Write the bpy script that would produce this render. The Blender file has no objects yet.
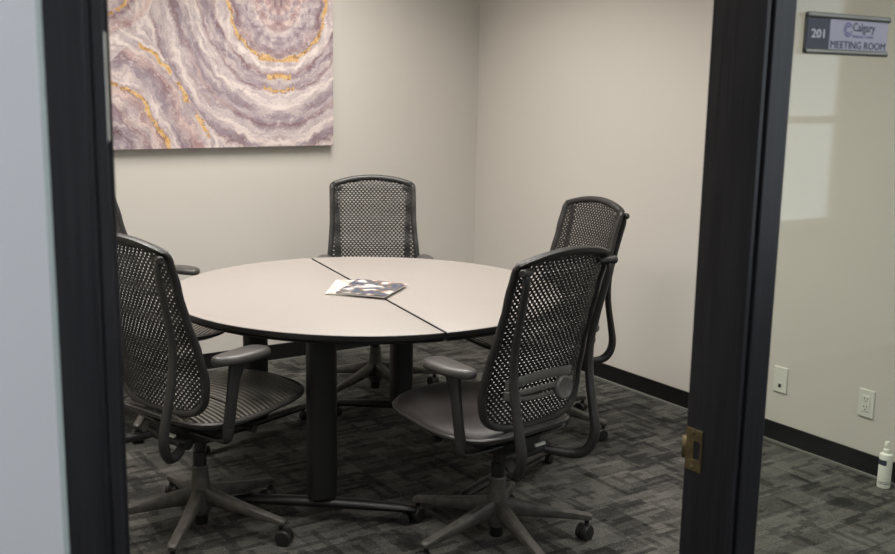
import bpy, bmesh, math, random
from math import sin, cos, pi, radians, sqrt, hypot, atan2
from mathutils import Vector, Matrix, noise
random.seed(7)
scene = bpy.context.scene
col = scene.collection

# ------------------------------------------------------------------ dimensions
CAM_H = 1.58
F_PX = 1047.0
PITCH, ROLL, YAW = 0.1863, 0.01835, 0.594
WX = 3.77            # right wall
YB = 5.29            # back wall
XL = 0.06            # left wall of the meeting room
CEIL = 2.75
Y_HALL, Y_ROOM = 1.055, 1.160   # faces of the door frame
XR = 1.270           # right jamb face
XJ = 0.300           # left jamb face
TABLE_C = (2.06, 3.63)
TABLE_R = 0.789
TABLE_Z = 0.74

# ------------------------------------------------------------------ materials
def mat(name, color, rough=0.5, metal=0.0, bump=0.0, bscale=60.0, spec=0.5, var=0.0, vscale=8.0, coat=0.0):
    m = bpy.data.materials.new(name); m.use_nodes = True
    nt = m.node_tree; b = nt.nodes['Principled BSDF']
    b.inputs['Base Color'].default_value = (*color, 1)
    b.inputs['Roughness'].default_value = rough
    b.inputs['Metallic'].default_value = metal
    b.inputs['Specular IOR Level'].default_value = spec
    b.inputs['Coat Weight'].default_value = coat
    tc = nt.nodes.new('ShaderNodeTexCoord')
    if bump > 0:
        n = nt.nodes.new('ShaderNodeTexNoise'); n.inputs['Scale'].default_value = bscale; n.inputs['Detail'].default_value = 4
        bp = nt.nodes.new('ShaderNodeBump'); bp.inputs['Strength'].default_value = bump; bp.inputs['Distance'].default_value = 0.002
        nt.links.new(tc.outputs['Object'], n.inputs['Vector'])
        nt.links.new(n.outputs['Fac'], bp.inputs['Height']); nt.links.new(bp.outputs['Normal'], b.inputs['Normal'])
    if var > 0:
        n = nt.nodes.new('ShaderNodeTexNoise'); n.inputs['Scale'].default_value = vscale; n.inputs['Detail'].default_value = 5
        r = nt.nodes.new('ShaderNodeValToRGB')
        r.color_ramp.elements[0].position = 0.3; r.color_ramp.elements[1].position = 0.7
        r.color_ramp.elements[0].color = (*[c * (1 - var) for c in color], 1)
        r.color_ramp.elements[1].color = (*[min(1, c * (1 + var)) for c in color], 1)
        nt.links.new(tc.outputs['Object'], n.inputs['Vector'])
        nt.links.new(n.outputs['Fac'], r.inputs['Fac']); nt.links.new(r.outputs['Color'], b.inputs['Base Color'])
    return m

class NB:
    """small node helper"""
    def __init__(s, m): s.nt = m.node_tree
    def n(s, t, **kw):
        x = s.nt.nodes.new(t)
        for k, v in kw.items(): setattr(x, k, v)
        return x
    def l(s, a, b): s.nt.links.new(a, b)
    def math(s, op, a, b=None, c=None):
        x = s.n('ShaderNodeMath', operation=op)
        for i, v in enumerate((a, b, c)):
            if v is None: continue
            if isinstance(v, (int, float)): x.inputs[i].default_value = v
            else: s.l(v, x.inputs[i])
        return x.outputs[0]
    def mix(s, f, a, b):
        x = s.n('ShaderNodeMix', data_type='RGBA')
        for i, v in ((0, f), (6, a), (7, b)):
            if isinstance(v, (int, float)): x.inputs[i].default_value = v
            elif isinstance(v, tuple): x.inputs[i].default_value = (*v, 1)
            else: s.l(v, x.inputs[i])
        return x.outputs[2]

def ramp(nb, fac, stops, interp='LINEAR'):
    r = nb.n('ShaderNodeValToRGB'); cr = r.color_ramp; cr.interpolation = interp
    while len(cr.elements) < len(stops): cr.elements.new(0.5)
    for e, (p, c) in zip(cr.elements, stops):
        e.position = p; e.color = (*c, 1)
    nb.l(fac, r.inputs['Fac']); return r.outputs['Color']

WALL = mat('warm_wall_paint', (0.590, 0.562, 0.516), 0.62, bump=0.12, bscale=180, var=0.012, vscale=1.5)
WALLH = mat('cool_hall_paint', (0.56, 0.57, 0.585), 0.6, bump=0.08, bscale=180)
CEILM = mat('ceiling_tile', (0.74, 0.73, 0.70), 0.9, bump=0.4, bscale=90)
FRAME = mat('espresso_frame_wood', (0.0115, 0.0115, 0.0145), 0.34, bump=0.0)
BASEB = mat('black_rubber_base', (0.007, 0.007, 0.007), 0.42, bump=0.1, bscale=40, spec=0.3)
LIP = mat('grey_base_edge', (0.16, 0.16, 0.145), 0.6)
PLAST = mat('graphite_plastic', (0.0185, 0.0175, 0.017), 0.42, bump=0.25, bscale=500)
PLASTL = mat('graphite_plastic_light', (0.050, 0.047, 0.044), 0.38, bump=0.2, bscale=500)
CELL = mat('cellular_mesh_plastic', (0.015, 0.0145, 0.014), 0.36)
PADM = mat('arm_pad_urethane', (0.050, 0.047, 0.045), 0.36, bump=0.15, bscale=400)
BLACK = mat('black_powder_coat', (0.006, 0.006, 0.006), 0.45, bump=0.2, bscale=500)
BASEG = mat('scuffed_base_plastic', (0.062, 0.056, 0.050), 0.5, bump=0.3, bscale=300, var=0.35, vscale=30)
WHEEL = mat('caster_rubber', (0.012, 0.012, 0.012), 0.4)
SEATF = mat('charcoal_seat_vinyl', (0.036, 0.031, 0.031), 0.48, bump=0.35, bscale=700)
RIBM = mat('grey_rib_plastic', (0.135, 0.125, 0.110), 0.36)
UNDER = mat('dark_under_shell', (0.010, 0.010, 0.010), 0.6)
LUMB = mat('grey_lumbar_plastic', (0.10, 0.096, 0.090), 0.4, bump=0.2, bscale=400)
BRASS = mat('worn_brass', (0.24, 0.185, 0.09), 0.34, 0.85, bump=0.3, bscale=120, var=0.25, vscale=60)
NICKEL = mat('hinge_nickel', (0.75, 0.75, 0.70), 0.34, 1.0)
ALU = mat('brushed_sign_rail', (0.22, 0.22, 0.19), 0.38, 0.7)
TOPM = mat('beige_laminate', (0.285, 0.259, 0.240), 0.42, bump=0.05, bscale=400, var=0.035, vscale=160)
EDGEM = mat('black_edge_band', (0.010, 0.0095, 0.009), 0.35)
PLATE = mat('white_wall_plate', (0.66, 0.66, 0.60), 0.4)
SLOT = mat('slot_black', (0.01, 0.01, 0.01), 0.6)
BOTTLE = mat('white_bottle_plastic', (0.78, 0.78, 0.70), 0.35)
LABELB = mat('navy_label', (0.035, 0.04, 0.08), 0.4)
SIGNL = mat('sign_lavender_white', (0.50, 0.49, 0.57), 0.45)
SIGND = mat('sign_navy', (0.035, 0.038, 0.060), 0.4)
INK = mat('sign_ink', (0.028, 0.028, 0.055), 0.5)
PURPLE = mat('sign_purple', (0.10, 0.065, 0.26), 0.5)
WHITEI = mat('sign_white_ink', (0.72, 0.72, 0.76), 0.5)
EDGE_SHADE = mat('grey_green_edge_shade', (0.38, 0.43, 0.41), 0.5)  # shade along the wall edge, put into a flat colour
CLIP = mat('pale_clip', (0.55, 0.54, 0.50), 0.4)
PAPER = mat('magazine_paper', (0.62, 0.60, 0.56), 0.6)
CANVASS = mat('canvas_side', (0.32, 0.25, 0.24), 0.8, bump=0.3, bscale=300)

# wood grain bump on the frame
nb = NB(FRAME)
tc = nb.n('ShaderNodeTexCoord'); mp = nb.n('ShaderNodeMapping'); mp.inputs['Scale'].default_value = (160, 160, 5)
nz = nb.n('ShaderNodeTexNoise'); nz.inputs['Scale'].default_value = 1.0; nz.inputs['Detail'].default_value = 4
bp = nb.n('ShaderNodeBump'); bp.inputs['Strength'].default_value = 0.35; bp.inputs['Distance'].default_value = 0.001
nb.l(tc.outputs['Object'], mp.inputs['Vector']); nb.l(mp.outputs['Vector'], nz.inputs['Vector'])
nb.l(nz.outputs['Fac'], bp.inputs['Height']); nb.l(bp.outputs['Normal'], FRAME.node_tree.nodes['Principled BSDF'].inputs['Normal'])
nb.l(ramp(nb, nz.outputs['Fac'], [(0.35, (0.008, 0.008, 0.0105)), (0.7, (0.018, 0.0175, 0.020))]), FRAME.node_tree.nodes['Principled BSDF'].inputs['Base Color'])

# carpet: tiles of staggered planks in several greys
CARPET = mat('charcoal_plank_carpet', (0.05, 0.05, 0.05), 0.95, spec=0.1)
nb = NB(CARPET); bsdf = CARPET.node_tree.nodes['Principled BSDF']
tc = nb.n('ShaderNodeTexCoord'); sep = nb.n('ShaderNodeSeparateXYZ'); nb.l(tc.outputs['Object'], sep.inputs[0])
wz = nb.n('ShaderNodeTexNoise'); wz.inputs['Scale'].default_value = 55; wz.inputs['Detail'].default_value = 3; nb.l(tc.outputs['Object'], wz.inputs['Vector'])
wob = nb.math('MULTIPLY', nb.math('SUBTRACT', wz.outputs['Fac'], 0.5), 0.018)
X, Y = nb.math('ADD', sep.outputs[0], wob), nb.math('SUBTRACT', sep.outputs[1], wob)
T = 0.25
tx = nb.math('FLOOR', nb.math('DIVIDE', X, T)); ty = nb.math('FLOOR', nb.math('DIVIDE', Y, T))
par = nb.math('MODULO', nb.math('ABSOLUTE', nb.math('ADD', tx, ty)), 2.0)
par = nb.math('GREATER_THAN', par, 0.5)
def swap(a, b):   # par ? a : b
    return nb.math('ADD', nb.math('MULTIPLY', a, par), nb.math('MULTIPLY', b, nb.math('SUBTRACT', 1.0, par)))
U, V = swap(X, Y), swap(Y, X)
def planks(w, l, seed):
    row = nb.math('FLOOR', nb.math('DIVIDE', V, w))
    wn = nb.n('ShaderNodeTexWhiteNoise', noise_dimensions='2D'); cmb = nb.n('ShaderNodeCombineXYZ')
    nb.l(row, cmb.inputs[0]); cmb.inputs[1].default_value = seed; nb.l(cmb.outputs[0], wn.inputs['Vector'])
    uu = nb.math('ADD', nb.math('DIVIDE', U, l), nb.math('MULTIPLY', wn.outputs['Value'], 3.7))
    cell = nb.math('FLOOR', uu)
    w2 = nb.n('ShaderNodeTexWhiteNoise', noise_dimensions='3D'); c2 = nb.n('ShaderNodeCombineXYZ')
    nb.l(row, c2.inputs[0]); nb.l(cell, c2.inputs[1]); nb.l(nb.math('ADD', nb.math('MULTIPLY', tx, 7.3), nb.math('MULTIPLY', ty, 3.1)), c2.inputs[2])
    nb.l(c2.outputs[0], w2.inputs['Vector'])
    return w2.outputs['Value']
def strips(A, B, w, l, seed):
    row = nb.math('FLOOR', nb.math('DIVIDE', B, w)); wn = nb.n('ShaderNodeTexWhiteNoise', noise_dimensions='2D'); cmb = nb.n('ShaderNodeCombineXYZ')
    nb.l(row, cmb.inputs[0]); cmb.inputs[1].default_value = seed; nb.l(cmb.outputs[0], wn.inputs['Vector'])
    cell = nb.math('FLOOR', nb.math('ADD', nb.math('DIVIDE', A, l), nb.math('MULTIPLY', wn.outputs['Value'], 5.3)))
    w2 = nb.n('ShaderNodeTexWhiteNoise', noise_dimensions='2D'); c2 = nb.n('ShaderNodeCombineXYZ')
    nb.l(row, c2.inputs[0]); nb.l(nb.math('ADD', cell, seed * 31.0), c2.inputs[1]); nb.l(c2.outputs[0], w2.inputs['Vector'])
    return w2.outputs['Value']
patch = nb.math('SUBTRACT', planks(0.125, 0.25, 8.7), 0.5)
mid = nb.math('SUBTRACT', strips(X, Y, 0.045, 0.21, 2.3), 0.5)
dkx = nb.math('GREATER_THAN', strips(X, Y, 0.0225, 0.115, 5.1), 0.80)
dky = nb.math('GREATER_THAN', strips(Y, X, 0.0250, 0.125, 9.7), 0.86)
ltx = nb.math('GREATER_THAN', strips(X, Y, 0.0250, 0.150, 3.9), 0.88)
nz = nb.n('ShaderNodeTexNoise'); nz.inputs['Scale'].default_value = 190; nz.inputs['Detail'].default_value = 3
nb.l(tc.outputs['Object'], nz.inputs['Vector'])
nz2 = nb.n('ShaderNodeTexNoise'); nz2.inputs['Scale'].default_value = 42; nz2.inputs['Detail'].default_value = 6; nz2.inputs['Roughness'].default_value = 0.7
nb.l(tc.outputs['Object'], nz2.inputs['Vector'])
s = nb.math('ADD', 0.56, nb.math('MULTIPLY', patch, 0.26)); s = nb.math('ADD', s, nb.math('MULTIPLY', mid, 0.22))
s = nb.math('SUBTRACT', s, nb.math('MULTIPLY', nb.math('MAXIMUM', dkx, dky), 0.20)); s = nb.math('ADD', s, nb.math('MULTIPLY', ltx, 0.10))
s = nb.math('ADD', s, nb.math('MULTIPLY', nb.math('SUBTRACT', nz.outputs['Fac'], 0.5), 0.85))
s = nb.math('ADD', s, nb.math('MULTIPLY', nb.math('SUBTRACT', nz2.outputs['Fac'], 0.5), 0.50))
cc = ramp(nb, s, [(0.12, (0.015, 0.015, 0.014)), (0.36, (0.033, 0.032, 0.030)), (0.58, (0.071, 0.069, 0.063)), (0.86, (0.130, 0.126, 0.115))])
# fine tile joints
def joint(c, t):
    fr = nb.math('FRACT', nb.math('DIVIDE', c, 0.5)); d = nb.math('MINIMUM', fr, nb.math('SUBTRACT', 1.0, fr)); return nb.math('LESS_THAN', d, 0.005)
j = nb.math('MAXIMUM', joint(X, T), joint(Y, T))
nb.l(nb.mix(nb.math('MULTIPLY', j, 0.5), cc, (0.012, 0.012, 0.012)), bsdf.inputs['Base Color'])
bp = nb.n('ShaderNodeBump'); bp.inputs['Strength'].default_value = 0.8; bp.inputs['Distance'].default_value = 0.004
nb.l(nz.outputs['Fac'], bp.inputs['Height']); nb.l(bp.outputs['Normal'], bsdf.inputs['Normal'])

# sidelight glass: clear pane with a faint green cast and mirror reflection at grazing angles
GLASS = bpy.data.materials.new('sidelight_glass'); GLASS.use_nodes = True
nb = NB(GLASS); nt = GLASS.node_tree; nt.nodes.remove(nt.nodes['Principled BSDF'])
tr = nb.n('ShaderNodeBsdfTransparent'); tr.inputs[0].default_value = (0.945, 0.97, 0.935, 1)
gl = nb.n('ShaderNodeBsdfGlossy'); gl.inputs['Roughness'].default_value = 0.02
lw = nb.n('ShaderNodeLayerWeight'); lw.inputs['Blend'].default_value = 0.5
sch = nb.math('ADD', 0.04, nb.math('MULTIPLY', nb.math('POWER', lw.outputs['Facing'], 5.0), 0.96))   # Schlick reflectance, the same from both sides
mx = nb.n('ShaderNodeMixShader'); nb.l(sch, mx.inputs[0]); nb.l(tr.outputs[0], mx.inputs[1]); nb.l(gl.outputs[0], mx.inputs[2])
nb.l(mx.outputs[0], nt.nodes['Material Output'].inputs['Surface'])

# daylight pane of the hallway window
SKYP = bpy.data.materials.new('daylight_pane'); SKYP.use_nodes = True
b = SKYP.node_tree.nodes['Principled BSDF']; b.inputs['Emission Color'].default_value = (0.82, 0.91, 1.0, 1); b.inputs['Emission Strength'].default_value = 1.6
b.inputs['Base Color'].default_value = (0.1, 0.1, 0.1, 1)
LAMP = bpy.data.materials.new('lamp_diffuser'); LAMP.use_nodes = True
b = LAMP.node_tree.nodes['Principled BSDF']; b.inputs['Emission Color'].default_value = (1.0, 0.955, 0.895, 1); b.inputs['Emission Strength'].default_value = 1.5
LAMPH = bpy.data.materials.new('hall_lamp_diffuser'); LAMPH.use_nodes = True
b = LAMPH.node_tree.nodes['Principled BSDF']; b.inputs['Emission Color'].default_value = (0.92, 0.95, 1.0, 1); b.inputs['Emission Strength'].default_value = 15.0

# abstract agate canvas: banded rings round three centres, gold veins
ART = mat('agate_canvas_print', (0.5, 0.4, 0.4), 0.7)
nb = NB(ART); bsdf = ART.node_tree.nodes['Principled BSDF']
tc = nb.n('ShaderNodeTexCoord'); sep = nb.n('ShaderNodeSeparateXYZ'); nb.l(tc.outputs['Object'], sep.inputs[0])
# canvas object origin at its centre, X -0.7..0.7, Z -0.4..0.4 ; pixel-ish units: 1 unit = 1 m
PX, PZ = sep.outputs[0], sep.outputs[2]
C1 = (0.373, 0.40)
sx = nb.math('ABSOLUTE', nb.math('SUBTRACT', PX, C1[0]))
isr = nb.math('LESS_THAN', nb.math('ABSOLUTE', nb.math('SUBTRACT', PX, C1[0])), 0.40)
# mirrored coordinate close to the first centre
mc = nb.n('ShaderNodeCombineXYZ'); nb.l(sx, mc.inputs[0]); nb.l(PZ, mc.inputs[2])
def noise_at(vec, scale, detail=5, rough=0.6, off=0.0):
    m_ = nb.n('ShaderNodeMapping'); m_.inputs['Location'].default_value = (off, off * .7, off * .3); nb.l(vec, m_.inputs['Vector'])
    z = nb.n('ShaderNodeTexNoise'); z.inputs['Scale'].default_value = scale; z.inputs['Detail'].default_value = detail; z.inputs['Roughness'].default_value = rough
    nb.l(m_.outputs['Vector'], z.inputs['Vector']); return nb.math('SUBTRACT', z.outputs['Fac'], 0.5)
n1 = noise_at(mc.outputs[0], 3.2, 3, .5); n1b = noise_at(mc.outputs[0], 17, 8, .72, 3.0)
def dist(cx, cz, ax=1.0, az=1.0, usex=None):
    a = nb.math('MULTIPLY', usex if usex is not None else nb.math('SUBTRACT', PX, cx), ax)
    c = nb.math('MULTIPLY', nb.math('SUBTRACT', PZ, cz), az)
    return nb.math('SQRT', nb.math('ADD', nb.math('MULTIPLY', a, a), nb.math('MULTIPLY', c, c)))
d1 = nb.math('ADD', dist(*C1, 1.0, 0.85, sx), nb.math('ADD', nb.math('MULTIPLY', n1, 0.12), nb.math('MULTIPLY', n1b, 0.075)))
d2 = nb.math('ADD', dist(-0.66, -0.55, 0.95, 0.80), nb.math('ADD', nb.math('MULTIPLY', n1, 0.20), nb.math('MULTIPLY', n1b, 0.085)))
d3 = nb.math('ADD', dist(-0.62, 0.46, 0.9, 1.0), nb.math('MULTIPLY', n1b, 0.07))
W_ = (0.74, 0.68, 0.66); W2 = (0.66, 0.585, 0.57); L_ = (0.37, 0.32, 0.36); L2 = (0.47, 0.41, 0.43); M_ = (0.30, 0.19, 0.20); P_ = (0.56, 0.40, 0.37); G_ = (0.66, 0.44, 0.16); D_ = (0.155, 0.095, 0.115)
r1 = ramp(nb, d1, [(0.0, D_), (0.04, M_), (0.075, P_), (0.10, L2), (0.135, P_), (0.165, W2), (0.19, L_), (0.235, L2), (0.262, M_), (0.285, L2), (0.305, W_), (0.345, W_), (0.36, M_), (0.375, L_), (0.42, L2), (0.432, M_), (0.445, W_), (0.50, W_), (0.515, L2), (0.565, L_), (0.58, M_), (0.60, L2), (0.625, W_), (0.66, W2), (0.685, L_), (0.70, M_), (0.715, W_), (0.76, L2), (0.79, P_), (0.83, M_), (0.85, W_)])
r2 = ramp(nb, d2, [(0.0, M_), (0.05, L_), (0.12, M_), (0.15, L2), (0.20, L_), (0.225, D_), (0.245, L_), (0.30, M_), (0.33, W2), (0.37, P_), (0.40, M_), (0.43, W_), (0.46, W2), (0.485, L_), (0.52, M_), (0.54, P_), (0.57, W2), (0.60, L2), (0.62, W_), (1.0, W_)])
r3 = ramp(nb, d3, [(0.0, L_), (0.10, P_), (0.15, M_), (0.17, W2), (0.20, L2), (0.24, M_), (0.26, W_), (0.30, P_), (0.315, W_), (1.0, W_)])
f2 = nb.math('LESS_THAN', nb.math('MULTIPLY', d2, 1.12), nb.math('ADD', d1, 0.0))
f3 = nb.math('LESS_THAN', nb.math('MULTIPLY', d3, 2.2), d1)
c = nb.mix(f2, r1, r2); c = nb.mix(f3, c, r3)
# fine streaks that run along the rings
dsel = nb.math('ADD', nb.math('MULTIPLY', d2, f2), nb.math('MULTIPLY', d1, nb.math('SUBTRACT', 1.0, f2)))
ang = nb.math('ARCTAN2', nb.math('SUBTRACT', PZ, C1[1]), nb.math('ADD', sx, 0.001))
ang = nb.math('ADD', nb.math('MULTIPLY', ang, nb.math('SUBTRACT', 1.0, f2)), nb.math('MULTIPLY', nb.math('ARCTAN2', nb.math('ADD', PZ, 0.55), nb.math('ADD', PX, 0.70)), f2))
sv = nb.n('ShaderNodeCombineXYZ'); nb.l(nb.math('MULTIPLY', dsel, 30.0), sv.inputs[0]); nb.l(nb.math('MULTIPLY', ang, 3.0), sv.inputs[1]); nb.l(nb.math('MULTIPLY', f2, 7.0), sv.inputs[2])
stn = nb.n('ShaderNodeTexNoise'); stn.inputs['Scale'].default_value = 1.0; stn.inputs['Detail'].default_value = 7; stn.inputs['Roughness'].default_value = 0.68; nb.l(sv.outputs[0], stn.inputs['Vector'])
st = ramp(nb, stn.outputs['Fac'], [(0.30, D_), (0.38, M_), (0.44, L_), (0.50, L2), (0.55, W2), (0.62, W_), (0.70, W_), (0.76, P_)])
c = nb.mix(0.50, c, st)
# mottling
mo = noise_at(tc.outputs['Object'], 26, 8, .75, 9.0)
c = nb.mix(nb.math('MULTIPLY', nb.math('GREATER_THAN', mo, 0.09), 0.45), c, L_)
mo2 = noise_at(tc.outputs['Object'], 34, 8, .75, 21.0)
c = nb.mix(nb.math('MULTIPLY', nb.math('GREATER_THAN', mo2, 0.09), 0.45), c, W_)
def vein(d, r0, w, gate):
    v = nb.math('LESS_THAN', nb.math('ABSOLUTE', nb.math('SUBTRACT', d, r0)), w); return nb.math('MULTIPLY', v, gate)
g1 = nb.math('GREATER_THAN', noise_at(mc.outputs[0], 9, 4, .6, 5.0), -0.06)
g2 = nb.math('GREATER_THAN', noise_at(tc.outputs['Object'], 5, 4, .6, 7.0), 0.0)
near = nb.math('LESS_THAN', sx, 0.34); nearc = nb.math('LESS_THAN', sx, 0.07)
v = nb.math('MULTIPLY', vein(d1, 0.285, 0.0075, g1), near)
v = nb.math('MAXIMUM', v, nb.math('MULTIPLY', vein(d1, 0.372, 0.013, g1), nearc))
v = nb.math('MAXIMUM', v, nb.math('MULTIPLY', vein(d1, 0.428, 0.005, g1), nb.math('LESS_THAN', sx, 0.09)))
v = nb.math('MAXIMUM', v, nb.math('MULTIPLY', vein(d2, 0.405, 0.010, nb.math('GREATER_THAN', mo, -0.10)), f2))
v = nb.math('MAXIMUM', v, nb.math('MULTIPLY', vein(d2, 0.60, 0.013, g2), f2))
v = nb.math('MAXIMUM', v, nb.math('MULTIPLY', vein(d3, 0.22, 0.008, g1), f3))
gv = nb.mix(nb.math('GREATER_THAN', mo, 0.0), G_, (0.74, 0.56, 0.30)); gv = nb.mix(nb.math('GREATER_THAN', mo2, 0.04), gv, (0.40, 0.24, 0.09))
c = nb.mix(nb.math('MULTIPLY', v, 0.80), c, gv)
gm = nb.n('ShaderNodeGamma'); gm.inputs[1].default_value = 1.45; nb.l(c, gm.inputs[0]); vm = nb.n('ShaderNodeVectorMath', operation='SCALE'); vm.inputs[3].default_value = 1.17; nb.l(gm.outputs[0], vm.inputs[0]); nb.l(vm.outputs[0], bsdf.inputs['Base Color'])

# magazine cover: photo-like blocks
def cover_mat(name, cols, seed):
    m = mat(name, cols[0], 0.28); nb = NB(m); tc = nb.n('ShaderNodeTexCoord')
    mp = nb.n('ShaderNodeMapping'); mp.inputs['Location'].default_value = (seed, seed, 0); nb.l(tc.outputs['Object'], mp.inputs['Vector'])
    z = nb.n('ShaderNodeTexNoise'); z.inputs['Scale'].default_value = 13; z.inputs['Detail'].default_value = 3; nb.l(mp.outputs[0], z.inputs['Vector'])
    n = len(cols)
    nb.l(ramp(nb, z.outputs['Fac'], [(0.32 + 0.36 * i / n, c) for i, c in enumerate(cols)], 'CONSTANT'), m.node_tree.nodes['Principled BSDF'].inputs['Base Color'])
    return m
COVER1 = cover_mat('magazine_cover_photo', [(0.60, 0.56, 0.54), (0.30, 0.19, 0.15), (0.09, 0.085, 0.08), (0.05, 0.06, 0.12), (0.11, 0.105, 0.10), (0.30, 0.27, 0.25), (0.60, 0.58, 0.56)], 0.4)
COVER2 = cover_mat('magazine_cover_pale', [(0.42, 0.38, 0.28), (0.56, 0.55, 0.52), (0.58, 0.57, 0.54), (0.30, 0.27, 0.18)], 2.1)

# ------------------------------------------------------------------ mesh helpers
def new_obj(name, bm, m, parent=None, smooth=True, angle=35, bevel=0):
    me = bpy.data.meshes.new(name)
    bmesh.ops.recalc_face_normals(bm, faces=bm.faces[:])
    bm.to_mesh(me); bm.free()
    ms = m if isinstance(m, (list, tuple)) else [m]
    for x in ms: me.materials.append(x)
    o = bpy.data.objects.new(name, me); col.objects.link(o)
    if smooth:
        me.shade_smooth() if hasattr(me, 'shade_smooth') else None
        try: me.set_sharp_from_angle(angle=radians(angle))
        except Exception: pass
    else:
        me.shade_flat()
    if bevel:
        md = o.modifiers.new('bevel', 'BEVEL'); md.width = bevel; md.segments = 2; md.limit_method = 'ANGLE'; md.angle_limit = radians(40)
    if parent: o.parent = parent
    return o

def tag(o, label=None, cat=None, group=None, kind=None):
    if label: o['label'] = label
    if cat: o['category'] = cat
    if group: o['group'] = group
    if kind: o['kind'] = kind
    return o

def empty(name, loc=(0, 0, 0), rz=0.0):
    o = bpy.data.objects.new(name, None); o.empty_display_size = 0.1
    col.objects.link(o); o.location = loc; o.rotation_euler = (0, 0, rz); return o

def box(bm, x0, x1, y0, y1, z0, z1, mi=0, mtx=None):
    vs = [bm.verts.new((x, y, z)) for x in (x0, x1) for y in (y0, y1) for z in (z0, z1)]
    for idx in ((0, 1, 3, 2), (4, 6, 7, 5), (0, 4, 5, 1), (2, 3, 7, 6), (0, 2, 6, 4), (1, 5, 7, 3)):
        f = bm.faces.new([vs[i] for i in idx]); f.material_index = mi
    if mtx is not None:
        for v in vs: v.co = mtx @ v.co
    return vs

def boxo(name, x0, x1, y0, y1, z0, z1, m, parent=None, bevel=0.0, smooth=False):
    bm = bmesh.new(); box(bm, x0, x1, y0, y1, z0, z1)
    return new_obj(name, bm, m, parent, smooth=False, bevel=bevel)

def catmull(pts, n=6):
    P = [Vector(p) for p in pts]; out = []
    for i in range(len(P) - 1):
        p0 = P[i - 1] if i > 0 else P[i] * 2 - P[i + 1]
        p1, p2 = P[i], P[i + 1]
        p3 = P[i + 2] if i + 2 < len(P) else P[i + 1] * 2 - P[i]
        for k in range(n):
            t = k / n
            out.append(0.5 * ((2 * p1) + (-p0 + p2) * t + (2 * p0 - 5 * p1 + 4 * p2 - p3) * t * t + (-p0 + 3 * p1 - 3 * p2 + p3) * t ** 3))
    out.append(P[-1]); return out

def tube(bm, pts, rad, seg=10, up=(0, 0, 1), caps=True, mi=0, power=2.0, smoothn=0):
    """sweep; rad = number, (ra, rb) or list of those per point; ra goes along side=tangent x up, rb along the other"""
    if smoothn:
        n0 = len(pts)
        if isinstance(rad, list):
            rr = [Vector((r, r, 0)) if isinstance(r, (int, float)) else Vector((r[0], r[1], 0)) for r in rad]
            rr = catmull(rr, smoothn); rad = [(r.x, r.y) for r in rr]
        pts = catmull(pts, smoothn)
    P = [Vector(p) for p in pts]; n = len(P); rings = []; up = Vector(up); prev = None
    for i, p in enumerate(P):
        t = (P[min(i + 1, n - 1)] - P[max(i - 1, 0)]).normalized()
        s = t.cross(up)
        if s.length < 0.15 and prev is not None: s = prev - t * prev.dot(t)
        elif s.length < 1e-4: s = t.cross(Vector((1, 0, 0)))
        s.normalize()
        if prev is not None and s.dot(prev) < 0: s = -s
        prev = s; q = s.cross(t).normalized()
        r = rad[i] if isinstance(rad, list) else rad
        ra, rb = (r, r) if isinstance(r, (int, float)) else r
        ring = []
        for k in range(seg):
            a = 2 * pi * k / seg
            ca, sa = cos(a), sin(a)
            if power != 2.0:
                ca = math.copysign(abs(ca) ** (2 / power), ca); sa = math.copysign(abs(sa) ** (2 / power), sa)
            ring.append(bm.verts.new(p + s * (ra * ca) + q * (rb * sa)))
        rings.append(ring)
    for a, b in zip(rings, rings[1:]):
        for k in range(seg):
            f = bm.faces.new((a[k], a[(k + 1) % seg], b[(k + 1) % seg], b[k])); f.material_index = mi
    if caps:
        for rg in (rings[0], rings[-1][::-1]):
            f = bm.faces.new(rg); f.material_index = mi
    return rings

def lathe(bm, prof, seg=24, mtx=None, mi=0):
    rings = []
    for r, z in prof:
        if r < 1e-5: rings.append([bm.verts.new((0, 0, z))])
        else: rings.append([bm.verts.new((r * cos(2 * pi * k / seg), r * sin(2 * pi * k / seg), z)) for k in range(seg)])
    for a, b in zip(rings, rings[1:]):
        for k in range(seg):
            k2 = (k + 1) % seg
            if len(a) == 1 and len(b) == 1: continue
            if len(a) == 1: f = bm.faces.new((a[0], b[k], b[k2]))
            elif len(b) == 1: f = bm.faces.new((a[k], a[k2], b[0]))
            else: f = bm.faces.new((a[k], a[k2], b[k2], b[k]))
            f.material_index = mi
    if len(rings[0]) > 1: bm.faces.new(rings[0]).material_index = mi
    if len(rings[-1]) > 1: bm.faces.new(rings[-1][::-1]).material_index = mi
    if mtx is not None:
        for rg in rings:
            for v in rg: v.co = mtx @ v.co

def struct(name, *a, **k):
    o = boxo(name, *a, **k); o['kind'] = 'structure'; return o

def loft(bm, layers, mi=0):
    """closed loops of equal length, capped"""
    rings = [[bm.verts.new(p) for p in L] for L in layers]
    n = len(rings[0])
    for a, b in zip(rings, rings[1:]):
        for k in range(n):
            bm.faces.new((a[k], a[(k + 1) % n], b[(k + 1) % n], b[k])).material_index = mi
    bm.faces.new(rings[0]).material_index = mi; bm.faces.new(rings[-1][::-1]).material_index = mi

# ------------------------------------------------------------------ room shell
XE, YH = 6.2, -1.6      # hallway extents
struct('floor', -1.6, XE, YH, YB + 0.1, -0.08, 0.0, CARPET)
struct('ceiling', -1.6, XE, YH, YB + 0.1, CEIL, CEIL + 0.08, CEILM)
struct('wall_back', XL - 0.1, WX + 0.1, YB, YB + 0.1, 0, CEIL, WALL)
struct('wall_right', WX, WX + 0.1, Y_HALL + 0.03, YB, 0, CEIL, WALL)
struct('wall_left', XL - 0.1, XL, Y_ROOM + 0.012, YB, 0, CEIL, WALL)
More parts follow.
